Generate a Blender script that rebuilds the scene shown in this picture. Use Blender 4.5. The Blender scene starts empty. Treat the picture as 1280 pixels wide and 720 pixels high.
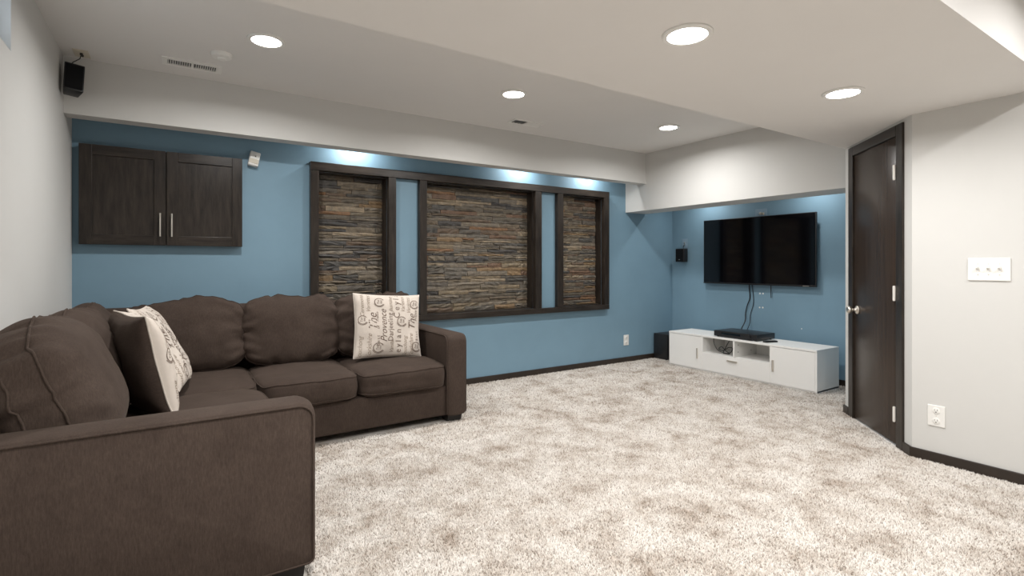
import bpy, bmesh, math, random
import numpy as np
from mathutils import Vector, Matrix, noise

S = bpy.context.scene
C = S.collection
random.seed(7)

# ------------------------------------------------------------------ camera, world, exposure
cam_d = bpy.data.cameras.new('camera')
cam = bpy.data.objects.new('camera', cam_d); C.objects.link(cam)
cam.location = (0, 0, 1.18)
cam.rotation_euler = (math.radians(90), 0, -0.5805)
cam_d.sensor_width = 36; cam_d.lens = 647.14 / 1280 * 36
cam_d.shift_y = -(360 - 329.94) / 1280
cam_d.clip_start = 0.05
S.camera = cam
S.view_settings.view_transform = 'Standard'; S.view_settings.look = 'None'
S.view_settings.gamma = 1; S.view_settings.use_curve_mapping = False
S.view_settings.exposure = 0.12
W = bpy.data.worlds.new('overcast_sky'); S.world = W; W.use_nodes = True
bg = W.node_tree.nodes['Background']
bg.inputs[0].default_value = (.72, .86, 1, 1); bg.inputs[1].default_value = 3.2

CAN_W = 19.0      # watts of a can in the far upper ceiling
PUCK_W = 4.0      # watts of one cove puck

# ------------------------------------------------------------------ room numbers (metres)
XL, YW, YB, HH, HL, ZB = -.556, 4.46, 4.139, 2.45, 2.095, 2.102
XT, XB, ZTB = 5.404, 4.5585, 1.798
X2, YS1, YS2, YP1 = 3.791, .687, 1.987, 1.309
YN = -3.0

# ------------------------------------------------------------------ materials
def mat(name, col, rough=.6, spec=.5, metal=0, bump=0, bscale=200, var=0, vscale=3, emit=None, estr=0,
        sheen=0, coords='Object', stretch=None, var2=None, coat=0):
    m = bpy.data.materials.new(name); m.use_nodes = True
    nt = m.node_tree; b = nt.nodes['Principled BSDF']; N = nt.nodes; L = nt.links
    b.inputs['Base Color'].default_value = (*col, 1); b.inputs['Roughness'].default_value = rough
    b.inputs['Metallic'].default_value = metal; b.inputs['Specular IOR Level'].default_value = spec
    b.inputs['Coat Weight'].default_value = coat; b.inputs['Coat Roughness'].default_value = .15
    if sheen:
        b.inputs['Sheen Weight'].default_value = sheen; b.inputs['Sheen Roughness'].default_value = .4
        b.inputs['Sheen Tint'].default_value = (.75, .62, .52, 1)
    if emit:
        b.inputs['Emission Color'].default_value = (*emit, 1); b.inputs['Emission Strength'].default_value = estr
    tc = N.new('ShaderNodeTexCoord'); src = tc.outputs[coords]
    if stretch:
        mp = N.new('ShaderNodeMapping'); mp.inputs['Scale'].default_value = stretch
        L.new(src, mp.inputs[0]); src = mp.outputs[0]
    if var:
        n = N.new('ShaderNodeTexNoise'); n.inputs['Scale'].default_value = vscale; n.inputs['Detail'].default_value = 6
        n.inputs['Roughness'].default_value = .65
        L.new(src, n.inputs['Vector'])
        r = N.new('ShaderNodeValToRGB'); r.color_ramp.elements[0].position = .3; r.color_ramp.elements[1].position = .7
        c2 = var2 or tuple(min(1, c * (1 + var)) for c in col); c1 = tuple(c * (1 - var) for c in col)
        r.color_ramp.elements[0].color = (*c1, 1); r.color_ramp.elements[1].color = (*c2, 1)
        L.new(n.outputs['Fac'], r.inputs[0]); L.new(r.outputs[0], b.inputs['Base Color'])
    if bump:
        n2 = N.new('ShaderNodeTexNoise'); n2.inputs['Scale'].default_value = bscale; n2.inputs['Detail'].default_value = 3
        L.new(src, n2.inputs['Vector'])
        bp = N.new('ShaderNodeBump'); bp.inputs['Strength'].default_value = bump; bp.inputs['Distance'].default_value = .003
        L.new(n2.outputs['Fac'], bp.inputs['Height']); L.new(bp.outputs[0], b.inputs['Normal'])
    return m

M = {}
M['grey'] = mat('grey_wall_paint', (.60, .594, .574), .75, .25, bump=.05, bscale=160, var=.012, vscale=2)
M['ceil'] = mat('ceiling_paint', (.74, .725, .705), .85, .2, bump=.06, bscale=140, var=.012, vscale=2)
M['blue'] = mat('blue_wall_paint', (.188, .305, .392), .5, .35, bump=.05, bscale=160, var=.03, vscale=3)
WOODC = (.0175, .0132, .0105)
M['wood_v'] = mat('espresso_wood_upright_grain', WOODC, .33, .32, bump=.15, bscale=30, var=.5, vscale=5, stretch=(7, 7, .9), var2=(.043, .033, .026))
M['wood_h'] = mat('espresso_wood_level_grain', WOODC, .33, .32, bump=.15, bscale=30, var=.5, vscale=5, stretch=(.9, 7, 7), var2=(.043, .033, .026))
M['door'] = mat('espresso_door_veneer', (.036, .0240, .0172), .27, .26, bump=.06, bscale=40, var=.22, vscale=4, stretch=(10, 10, .35), var2=(.050, .034, .025))
M['base'] = mat('dark_baseboard_stain', (.026, .018, .013), .4, .45, var=.3, vscale=6)
def fabric_mat():
    m = mat('brown_microfibre', (.05, .037, .03), .88, .12, sheen=.06)
    nt = m.node_tree; N = nt.nodes; L = nt.links; b = N['Principled BSDF']
    tc = N.new('ShaderNodeTexCoord'); cols = []
    for sc, st, c0, c1, p0, p1 in ((5, (1, 1, 1), (.049, .0350, .0282, 1), (.068, .0495, .0402, 1), .3, .7), (210, (1, 1, .22), (.74, .74, .74, 1), (1.26, 1.26, 1.26, 1), .28, .72)):
        mp = N.new('ShaderNodeMapping'); mp.inputs['Scale'].default_value = st; L.new(tc.outputs['Object'], mp.inputs[0])
        n = N.new('ShaderNodeTexNoise'); n.inputs['Scale'].default_value = sc; n.inputs['Detail'].default_value = 6; n.inputs['Roughness'].default_value = .7
        L.new(mp.outputs[0], n.inputs['Vector'])
        r = N.new('ShaderNodeValToRGB'); e = r.color_ramp.elements; e[0].position = p0; e[1].position = p1; e[0].color = c0; e[1].color = c1
        L.new(n.outputs['Fac'], r.inputs[0]); cols.append((r.outputs[0], n.outputs['Fac']))
    mx = N.new('ShaderNodeMix'); mx.data_type = 'RGBA'; mx.blend_type = 'MULTIPLY'; mx.inputs[0].default_value = 1
    L.new(cols[0][0], mx.inputs[6]); L.new(cols[1][0], mx.inputs[7]); L.new(mx.outputs[2], b.inputs['Base Color'])
    bp = N.new('ShaderNodeBump'); bp.inputs['Strength'].default_value = .4; bp.inputs['Distance'].default_value = .002
    L.new(cols[1][1], bp.inputs['Height']); L.new(bp.outputs[0], b.inputs['Normal'])
    return m
M['sofa'] = fabric_mat()
M['sofa_pipe'] = M['sofa']
M['foot'] = mat('black_sofa_foot', (.014, .012, .011), .5, .4)
M['cream'] = mat('cream_linen', (.63, .562, .498), .9, .15, bump=.3, bscale=500, var=.05, vscale=9)
M['print'] = mat('brown_printed_ink', (.16, .115, .09), .9, .1)
M['print2'] = mat('faded_printed_ink', (.33, .265, .21), .9, .1)
M['white'] = mat('white_laminate', (.82, .81, .785), .38, .5, var=.01, vscale=3)
M['plastic'] = mat('white_plastic', (.78, .77, .74), .4, .5)
M['ivory'] = mat('ivory_plastic', (.62, .57, .47), .45, .5)
M['dark'] = mat('painted_slot_shade', (.01, .01, .01), .7, .2)
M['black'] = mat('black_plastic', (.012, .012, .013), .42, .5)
M['blackm'] = mat('black_metal_case', (.010, .010, .011), .35, .5)
M['grille'] = mat('black_speaker_grille', (.006, .006, .007), .8, .2, bump=.5, bscale=600)
M['screen'] = mat('black_glass_screen', (.002, .002, .003), .07, .5)
M['steel'] = mat('brushed_nickel', (.70, .66, .60), .3, .5, metal=1)
M['galv'] = mat('galvanised_duct', (.30, .30, .30), .5, .4, metal=.5)
M['hinge'] = mat('nickel_hinge', (.80, .77, .72), .45, .5, metal=.15)
M['cable'] = mat('black_cable', (.012, .012, .013), .5, .4)
M['bluep'] = mat('blue_painted_plate', (.24, .34, .43), .45, .4)
M['lens'] = mat('lit_lamp_lens', (1, 1, 1), .5, .5, emit=(1, .97, .92), estr=18)
M['window_w'] = mat('white_window_vinyl', (.75, .77, .78), .4, .4)
gm = bpy.data.materials.new('window_glass'); gm.use_nodes = True
gb = gm.node_tree.nodes['Principled BSDF']; gb.inputs['Transmission Weight'].default_value = 1
gb.inputs['Roughness'].default_value = .02; gb.inputs['IOR'].default_value = 1.1
M['glass'] = gm

def stone_mat():
    m = bpy.data.materials.new('stacked_slate'); m.use_nodes = True
    nt = m.node_tree; b = nt.nodes['Principled BSDF']; N = nt.nodes; L = nt.links
    oi = N.new('ShaderNodeObjectInfo'); r = N.new('ShaderNodeValToRGB'); r.color_ramp.interpolation = 'CONSTANT'
    cols = [(.088, .077, .062), (.118, .100, .076), (.062, .060, .057), (.150, .122, .085), (.098, .072, .053), (.080, .072, .063),
            (.160, .112, .066), (.135, .118, .096), (.050, .048, .048), (.112, .072, .050), (.098, .090, .078), (.195, .162, .120),
            (.108, .088, .066), (.150, .088, .050)]
    el = r.color_ramp.elements
    while len(el) < len(cols): el.new(.5)
    pos = [0, .10, .20, .27, .34, .43, .52, .57, .66, .73, .79, .87, .91, .97]
    for e, p, c in zip(el, pos, cols): e.position = p; e.color = (*c, 1)
    L.new(oi.outputs['Random'], r.inputs[0])
    g = N.new('ShaderNodeNewGeometry')
    n = N.new('ShaderNodeTexNoise'); n.inputs['Scale'].default_value = 26; n.inputs['Detail'].default_value = 7; n.inputs['Roughness'].default_value = .7
    L.new(g.outputs['Position'], n.inputs['Vector'])
    r2 = N.new('ShaderNodeValToRGB'); r2.color_ramp.elements[0].position = .3; r2.color_ramp.elements[1].position = .72
    r2.color_ramp.elements[0].color = (.7, .7, .7, 1); r2.color_ramp.elements[1].color = (1.75, 1.65, 1.5, 1)
    L.new(n.outputs['Fac'], r2.inputs[0])
    mx = N.new('ShaderNodeMix'); mx.data_type = 'RGBA'; mx.blend_type = 'MULTIPLY'; mx.inputs[0].default_value = 1
    L.new(r.outputs[0], mx.inputs[6]); L.new(r2.outputs[0], mx.inputs[7]); L.new(mx.outputs[2], b.inputs['Base Color'])
    b.inputs['Roughness'].default_value = .62; b.inputs['Specular IOR Level'].default_value = .4
    n3 = N.new('ShaderNodeTexNoise'); n3.inputs['Scale'].default_value = 70; n3.inputs['Detail'].default_value = 5
    L.new(g.outputs['Position'], n3.inputs['Vector'])
    bp = N.new('ShaderNodeBump'); bp.inputs['Strength'].default_value = .7; bp.inputs['Distance'].default_value = .006
    L.new(n3.outputs['Fac'], bp.inputs['Height']); L.new(bp.outputs[0], b.inputs['Normal'])
    return m
M['stone'] = stone_mat()
M['mortar'] = mat('stone_joint_grout', (.12, .104, .09), .9, .1)

def carpet_mat(name, tuft):
    m = bpy.data.materials.new(name); m.use_nodes = True
    nt = m.node_tree; b = nt.nodes['Principled BSDF']; N = nt.nodes; L = nt.links
    b.inputs['Roughness'].default_value = .95; b.inputs['Specular IOR Level'].default_value = .1
    g = N.new('ShaderNodeNewGeometry')
    def nz(scale, det, ro, dist=0):
        n = N.new('ShaderNodeTexNoise'); n.inputs['Scale'].default_value = scale; n.inputs['Detail'].default_value = det
        n.inputs['Roughness'].default_value = ro; n.inputs['Distortion'].default_value = dist
        L.new(g.outputs['Position'], n.inputs['Vector']); return n.outputs['Fac']
    a = nz(4.2, 8, .72, .2)  # broad patches: yarn mottle plus pile-direction shading painted into the colour
    r = N.new('ShaderNodeValToRGB')
    e = r.color_ramp.elements; e[0].position = .31; e[0].color = (.285, .232, .188, 1)
    e[1].position = .58; e[1].color = (.585, .552, .515, 1)
    k = e.new(.45); k.color = (.475, .432, .388, 1)
    L.new(a, r.inputs[0])
    if tuft:
        at = N.new('ShaderNodeAttribute'); at.attribute_name = 'tint'
        fac = at.outputs['Fac']
    else:
        fac = nz(210, 3, .7)
    r2 = N.new('ShaderNodeValToRGB')
    q = r2.color_ramp.elements; q[0].position = 0 if tuft else .3; q[0].color = (.50, .45, .41, 1)
    q[1].position = 1 if tuft else .62; q[1].color = (1.22, 1.22, 1.22, 1)
    q2 = q.new(.3 if tuft else .42); q2.color = (.98, .97, .96, 1)
    L.new(fac, r2.inputs[0])
    mx = N.new('ShaderNodeMix'); mx.data_type = 'RGBA'; mx.blend_type = 'MULTIPLY'; mx.inputs[0].default_value = 1
    L.new(r.outputs[0], mx.inputs[6]); L.new(r2.outputs[0], mx.inputs[7]); L.new(mx.outputs[2], b.inputs['Base Color'])
    return m
M['carpet'] = carpet_mat('carpet_backing', False)
M['tuft'] = carpet_mat('carpet_tuft', True)

# ------------------------------------------------------------------ mesh helpers
class MB:
    def __init__(s): s.bm = bmesh.new()
    def box(s, x0, x1, y0, y1, z0, z1, bev=0, seg=2):
        r = bmesh.ops.create_cube(s.bm, size=1)
        vs = r['verts']
        for v in vs:
            v.co = Vector(((x0 + x1) / 2 + v.co.x * (x1 - x0), (y0 + y1) / 2 + v.co.y * (y1 - y0), (z0 + z1) / 2 + v.co.z * (z1 - z0)))
        if bev:
            es = list({e for v in vs for e in v.link_edges})
            bmesh.ops.bevel(s.bm, geom=es, offset=bev, segments=seg, profile=.5, affect='EDGES')
        return s
    def tube(s, pts, r, n=8, closed=False, caps=True):
        pts = [Vector(p) for p in pts]; k = len(pts); rings = []
        up = None
        for i in range(k):
            a = pts[(i - 1) % k] if (closed or i > 0) else pts[i]
            b = pts[(i + 1) % k] if (closed or i < k - 1) else pts[i]
            t = (b - a).normalized()
            if up is None:
                up = t.orthogonal().normalized()
            up = (up - t * up.dot(t)).normalized(); w = t.cross(up)
            rr = r[i] if isinstance(r, (list, tuple)) else r
            rings.append([s.bm.verts.new(pts[i] + (up * math.cos(2 * math.pi * j / n) + w * math.sin(2 * math.pi * j / n)) * rr) for j in range(n)])
        for i in range(k if closed else k - 1):
            A, B = rings[i], rings[(i + 1) % k]
            for j in range(n): s.bm.faces.new((A[j], A[(j + 1) % n], B[(j + 1) % n], B[j]))
        if not closed and caps:
            s.bm.faces.new(rings[0][::-1]); s.bm.faces.new(rings[-1])
        return s
    def lathe(s, prof, origin, axis, n=32):
        o = Vector(origin); ax = Vector(axis).normalized(); u = ax.orthogonal().normalized(); w = ax.cross(u)
        rings = []
        for (r, h) in prof:
            if r < 1e-6: rings.append([s.bm.verts.new(o + ax * h)])
            else: rings.append([s.bm.verts.new(o + ax * h + (u * math.cos(2 * math.pi * j / n) + w * math.sin(2 * math.pi * j / n)) * r) for j in range(n)])
        for A, B in zip(rings, rings[1:]):
            for j in range(n):
                a, b = A[j % len(A)], A[(j + 1) % len(A)]; c, d = B[(j + 1) % len(B)], B[j % len(B)]
                f = []
                for v in (a, b, c, d):
                    if v not in f: f.append(v)
                if len(f) > 2: s.bm.faces.new(f)
        return s
    def poly(s, pts, ext):
        """prism: polygon pts extruded by vector ext"""
        e = Vector(ext); a = [s.bm.verts.new(Vector(p)) for p in pts]; b = [s.bm.verts.new(Vector(p) + e) for p in pts]
        n = len(pts); s.bm.faces.new(a[::-1]); s.bm.faces.new(b)
        for i in range(n): s.bm.faces.new((a[i], a[(i + 1) % n], b[(i + 1) % n], b[i]))
        return s
    def build(s, name, m, parent=None, smooth=False, local=False):
        bmesh.ops.recalc_face_normals(s.bm, faces=s.bm.faces)
        me = bpy.data.meshes.new(name)
        if parent is not None and not local:
            o = parent
            while o.parent is not None: o = o.parent
            bmesh.ops.translate(s.bm, vec=-Vector(o.location), verts=s.bm.verts)
        s.bm.to_mesh(me); s.bm.free()
        me.materials.append(M[m])
        if smooth:
            for p in me.polygons: p.use_smooth = True
            if smooth != 'all': me.set_sharp_from_angle(angle=math.radians(38))
        ob = bpy.data.objects.new(name, me); C.objects.link(ob); ob.parent = parent
        return ob

def tag(o, label=None, cat=None, group=None, kind=None):
    if label: o['label'] = label
    if cat: o['category'] = cat
    if group: o['group'] = group
    if kind: o['kind'] = kind
    return o
def thing(name, loc, label, cat, group=None, rz=0):
    o = bpy.data.objects.new(name, None); C.objects.link(o); o.location = loc; o.rotation_euler = (0, 0, rz)
    o.empty_display_size = .1
    return tag(o, label, cat, group)
def struct(o, label): return tag(o, label, None, None, 'structure')
def copy_tree(o, parent=None):
    c = o.copy(); C.objects.link(c); c.parent = parent
    for ch in list(o.children): copy_tree(ch, c)
    return c

# ------------------------------------------------------------------ room shell
floor = struct(MB().box(XL - .1, XT + .1, YN - .1, YW + .2, -.1, 0).build('floor', 'carpet'), 'beige mottled frieze carpet floor with painted pile shading')
VENTS = ((-.027, .242, 3.833, 3.917), (2.522, 2.655, 3.782, 3.868))     # duct openings
w = MB(); cxs = [XL - .1, VENTS[0][0], VENTS[0][1], VENTS[1][0], VENTS[1][1], XT + .1]
for i in range(0, 6, 2): w.box(cxs[i], cxs[i + 1], YN - .1, YW + .2, HH, HH + .1)
for x0, x1, y0, y1 in VENTS: w.box(x0, x1, YN - .1, y0, HH, HH + .1).box(x0, x1, y1, YW + .2, HH, HH + .1)
struct(w.build('ceiling', 'ceil'), 'light grey painted upper ceiling')
def duct_boot(x0, x1, y0, y1):
    e = .003; z0, z1 = HH - .001, HH + .32; m = MB()
    m.box(x0, x0 + e, y0, y1, z0, z1).box(x1 - e, x1, y0, y1, z0, z1).box(x0 + e, x1 - e, y0, y0 + e, z0, z1).box(x0 + e, x1 - e, y1 - e, y1, z0, z1)
    return m.box(x0, x1, y0, y1, z1, z1 + .01)
struct(MB().box(XL, X2, YS1, YS2, HL, HH).poly([(X2, YP1 - .05, HL), (XB + .02, YS2, HL), (X2, YS2, HL)], (0, 0, HH - HL)).build('ceiling_soffit', 'ceil'),
       'light grey dropped ceiling soffit between the two higher ceilings')
# left wall with a high window
wy0, wy1, wz0, wz1 = 2.15, 2.912, 2.055, 2.37
w = MB().box(XL - .1, XL, YN, wy0, 0, HH).box(XL - .1, XL, wy1, YW + .2, 0, HH).box(XL - .1, XL, wy0, wy1, 0, wz0).box(XL - .1, XL, wy0, wy1, wz1, HH)
struct(w.build('wall_left', 'grey'), 'light grey wall behind the side of the sectional sofa')
win = struct(thing('window_1', (XL - .08, (wy0 + wy1) / 2, wz0), 'small high basement window in the grey wall', None), 'small high basement window in the grey wall')
f = MB()
for a in ((wy0, wy1, wz0, wz0 + .03), (wy0, wy1, wz1 - .03, wz1), (wy0, wy0 + .03, wz0, wz1), (wy1 - .03, wy1, wz0, wz1)):
    f.box(XL - .095, XL - .06, *a)
f.build('window_frame', 'window_w', win)
MB().box(XL - .082, XL - .076, wy0 + .03, wy1 - .03, wz0 + .03, wz1 - .03).build('window_pane', 'glass', win)
# blue back wall with three niche openings
NX = ((1.000, 1.592), (1.955, 3.187), (3.560, 4.164)); NZ0, NZ1 = .71, 1.945
w = MB().box(XL, XT + .1, YW, YW + .2, 0, NZ0).box(XL, XT + .1, YW, YW + .2, NZ1, HH)
xs = [XL] + [v for p in NX for v in p] + [XT + .1]
for i in range(0, len(xs), 2): w.box(xs[i], xs[i + 1], YW, YW + .2, NZ0, NZ1)
for a, b in NX: w.box(a, b, YW + .15, YW + .2, NZ0, NZ1)
struct(w.build('wall_back', 'blue'), 'blue accent wall with the stone niches')
struct(MB().box(XT, XT + .1, YS2 - .1, YW, 0, HH).build('wall_right', 'blue'), 'blue alcove wall behind the television')
struct(MB().box(XB - .0925, XT + .1, YS2 - .1, YS2 - .003, 0, HH).build('wall_alcove_end', 'blue'), 'end wall of the television alcove')
struct(MB().box(X2, X2 + .1, YN, YP1, 0, HH).build('wall_right_near', 'grey'), 'light grey wall with the light switches')
struct(MB().box(XL, X2 + .1, YN - .1, YN, 0, HH).build('wall_front', 'grey'), 'light grey wall at the near end of the room')
# beams
struct(MB().box(XL, XB, YB, 4.266, ZB, HH).build('trim_1', 'grey'), 'long light grey ceiling beam in front of the blue wall')
struct(MB().box(XB, 4.907, YS2 - .003, YW, ZTB, HH).build('trim_2', 'grey'), 'deep light grey ceiling beam above the television alcove')
struct(MB().box(XL, XB, 4.266, YW, 2.30, HH).build('trim_3', 'blue'), 'top of the light cove behind the long beam')
struct(MB().box(4.907, XT, YS2, YW, 2.09, HH).build('trim_4', 'grey'), 'top of the light cove above the television')
# diagonal door wall (local frame: x along the wall, y towards the room)
R2 = math.sqrt(.5)
DL = (XB - .0925 - X2) / R2
dw = thing('wall_door', (X2, YP1, 0), 'x', None, rz=math.pi / 4); struct(dw, 'narrow diagonal grey wall holding the dark door')
m = MB().box(0, .10, -.1, 0, 0, HL + .1).box(.86, DL, -.1, 0, 0, HL + .1).box(.10, .86, -.1, 0, 2.05, HL + .1)
m.build('wall_panel', 'grey', dw, local=True)
dr = thing('door_1', (X2, YP1, 0), 'x', None, rz=math.pi / 4); struct(dr, 'dark espresso flush wooden door with nickel knob')
MB().box(.168, .789, -.034, .004, .012, 2.002, .0015).build('door_leaf', 'door', dr, smooth=True, local=True)
fr = MB().box(.086, .166, -.06, .013, 0, 2.075, .004).build('door_casing', 'wood_v', dr, local=True)
MB().box(.799, .874, -.06, .013, 0, 2.075, .004).build('door_casing', 'wood_v', dr, local=True)
MB().box(.166, .799, -.06, .013, 2.006, 2.075, .004).build('door_casing', 'wood_h', dr, local=True)
MB().box(.7895, .799, -.05, -.004, 0, 2.006).build('door_stop', 'wood_v', dr, local=True)
MB().box(.166, .7895, -.05, -.004, 2.0025, 2.006).build('door_stop', 'wood_h', dr, local=True)
for z in (1.77, .99, .21):
    h = MB().tube([(.170, .019, z - .045), (.170, .019, z + .045)], .0085, 10)
    h.box(.168, .172, .003, .018, z - .045, z + .045)
    for k in (-.045, .045): h.lathe([(0, -.004), (.007, -.004), (.007, .004), (0, .004)], (.170, .019, z + k), (0, 0, 1), 10)
    h.build('hinge', 'hinge', dr, smooth=True, local=True)
kn = MB().lathe([(0, 0), (.032, 0), (.032, .004), (.026, .009), (.012, .012), (.010, .030), (.014, .036), (.025, .044), (.029, .054), (.027, .064), (.018, .071), (0, .073)], (.735, .004, .835), (0, 1, 0), 28)
tag(kn.build('door_knob', 'steel', dr, smooth='all', local=True), 'round nickel door knob')
# baseboards
BBH, BBT = .062, .014
struct(MB().box(XL, XT, YW - BBT, YW, 0, BBH, .003).build('baseboard_back', 'base'), 'dark baseboard along the blue accent wall')
struct(MB().box(XT - BBT, XT, YS2, YW - BBT, 0, BBH, .003).build('baseboard_right', 'base'), 'dark baseboard behind the white television console')
struct(MB().box(XL, XL + BBT, YN, YW - BBT, 0, BBH, .003).build('baseboard_left', 'base'), 'dark baseboard along the grey wall behind the sofa')
struct(MB().box(X2 - BBT, X2, YN, YP1 + .004, 0, BBH, .003).build('baseboard_right_near', 'base'), 'dark baseboard under the light switches')
bd = thing('baseboard_door', (X2, YP1, 0), 'x', None, rz=math.pi / 4); struct(bd, 'short dark baseboards beside the dark door')
MB().box(-.004, .085, 0, BBT, 0, BBH, .003).build('baseboard_piece', 'base', bd, local=True)
MB().box(.875, DL + .012, 0, BBT, 0, BBH, .003).build('baseboard_piece', 'base', bd, local=True)

# ------------------------------------------------------------------ ceiling cans and cove pucks
def disc_light(name, x, y, z, r, watts, parent, spread=165, col=(1, .985, .965)):
    l = bpy.data.lights.new(name, 'AREA'); l.shape = 'DISK'; l.size = 2 * r; l.energy = watts; l.color = col
    l.spread = math.radians(spread)
    o = bpy.data.objects.new(name, l); C.objects.link(o); o.parent = parent; o.location = (0, 0, -.016)
    return o
def can(x, y, z, label, group, watts=CAN_W, off=None):
    sfx = '_%s_offscreen' % off if off else ''
    t = thing('recessed_downlight' + sfx, (x, y, z), label, 'ceiling light', group)
    MB().lathe([(.078, -.001), (.098, -.001), (.098, -.006), (.094, -.010), (.078, -.010), (.076, -.006), (.078, -.001)], (x, y, z), (0, 0, 1), 40).build('trim_ring', 'plastic', t, smooth=True)
    MB().lathe([(0, -.0015), (.078, -.0015), (.078, -.007), (.060, -.0095), (0, -.0105)], (x, y, z), (0, 0, 1), 40).build('lens' + sfx, 'lens', t, smooth=True)
    disc_light('lamp' + sfx, x, y, z, .072, watts, t)
can(.446, 3.22, HH, 'lit round downlight in the upper ceiling beside the smoke detector', None)
can(2.127, 3.22, HH, 'lit round downlight in the upper ceiling near the square damper vent', None)
can(3.848, 3.22, HH, 'lit round downlight in the upper ceiling nearest the television beam', None)
can(1.713, 1.34, HL, 'lit round downlight in the dropped soffit farther from the door', None, 13.0)
can(2.988, 1.34, HL, 'lit round downlight in the dropped soffit nearest the door', None, 13.0)
can(.44, 1.34, HL, 'lit round downlight in the dropped soffit above the sofa arm', None, 13.0, 'soffit')
# the row whose light throws the soffit's shadow edge onto the right-hand grey wall
for x, off, lab in ((.44, 'sofa', 'beside the wall of the high window'), (1.71, 'middle', 'midway between the two grey walls'), (2.99, 'door', 'beside the wall of the light switches')):
    can(x, -.05, HH, 'lit round downlight in the near upper ceiling ' + lab, 'downlights in the near upper ceiling', 20.0, off)
def puck(x, y, z, label, watts=PUCK_W):
    t = thing('cove_puck_light', (x, y, z), label, 'puck light', None)
    MB().lathe([(0, 0), (.034, 0), (.034, -.010), (.028, -.013), (.026, -.010), (.026, -.006)], (x, y, z), (0, 0, 1), 28).build('housing', 'plastic', t, smooth=True)
    MB().lathe([(0, -.0055), (.026, -.0055), (.024, -.009), (0, -.010)], (x, y, z), (0, 0, 1), 28).build('lens', 'lens', t, smooth=True)
    disc_light('lamp', x, y, z, .024, watts, t, 160, (1, .985, .96))
puck(1.30, 4.325, 2.30, 'small puck light hidden above the narrow stone niche beside the sofa')
puck(3.005, 4.325, 2.30, 'small puck light hidden above the wide stone niche')
puck(3.937, 4.325, 2.30, 'small puck light hidden above the narrow stone niche nearest the television')
puck(5.16, 3.87, 2.09, 'small puck light hidden above the television on the subwoofer side', 3.0)
puck(5.16, 2.63, 2.09, 'small puck light hidden above the television on the door side', 3.0)

# ------------------------------------------------------------------ niche frame and stone panels
FY = 4.405   # front of the wooden frame
fr = thing('niche_frame', (2.59, YW, .65), 'dark espresso wooden frame around three stone niches on the blue wall', 'wall frame')
MB().box(.937, 4.243, FY, YW, NZ1, 2.015, .003).build('top_rail', 'wood_h', fr)
MB().box(.937, 4.243, FY, YW, .655, NZ0, .003).build('bottom_rail', 'wood_h', fr)
for a, b in ((.937, 1.002), (1.592, 1.662), (1.887, 1.957), (3.186, 3.268), (3.484, 3.562), (4.164, 4.243)):
    MB().box(a, b, FY + .001, YW, NZ0, NZ1, .003).build('post', 'wood_v', fr)
for a, b in NX:
    MB().box(a, a + .012, YW, 4.60, NZ0, NZ1).build('side_liner', 'wood_v', fr)
    MB().box(b - .012, b, YW, 4.60, NZ0, NZ1).build('side_liner', 'wood_v', fr)
    MB().box(a + .012, b - .012, YW, 4.60, NZ0, NZ0 + .008).build('sill_liner', 'wood_h', fr)
    MB().box(a + .012, b - .012, YW, 4.60, NZ1 - .012, NZ1).build('head_liner', 'wood_h', fr)
# stone mesh variants: unit front, irregular split faces
SM = []
for k in range(22):
    bm = bmesh.new(); nx, nz = 6, 3; g = []
    for i in range(nx):
        col = []
        for j in range(nz):
            u, v = i / (nx - 1), j / (nz - 1)
            edge = (i in (0, nx - 1)) or (j in (0, nz - 1))
            d = -.5 + (random.uniform(0, .16) if edge else random.uniform(-.16, .12))
            zz = v - .5
            if j in (0, nz - 1): zz += random.uniform(-.07, .07) * (1 if 0 < i < nx - 1 else .5)
            uu = u - .5 + (random.uniform(-.05, .05) if 0 < i < nx - 1 else random.uniform(-.006, .006))
            col.append(bm.verts.new((uu, d, zz)))
        g.append(col)
    for i in range(nx - 1):
        for j in range(nz - 1): bm.faces.new((g[i][j], g[i + 1][j], g[i + 1][j + 1], g[i][j + 1]))
    loop = [g[i][0] for i in range(nx)] + [g[nx - 1][j] for j in range(1, nz)] + [g[i][nz - 1] for i in range(nx - 2, -1, -1)] + [g[0][j] for j in range(nz - 2, 0, -1)]
    bk = [bm.verts.new((v.co.x, .5, v.co.z)) for v in loop]
    for i in range(len(loop)):
        j = (i + 1) % len(loop); bm.faces.new((loop[j], loop[i], bk[i], bk[j]))
    bmesh.ops.recalc_face_normals(bm, faces=bm.faces)
    me = bpy.data.meshes.new('split_stone'); bm.to_mesh(me); bm.free(); me.materials.append(M['stone']); SM.append(me)
labs = ('narrow stacked slate panel set in the niche beside the sofa cushions', 'wide stacked slate panel set in the middle niche',
        'narrow stacked slate panel set in the niche nearest the television')
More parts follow.
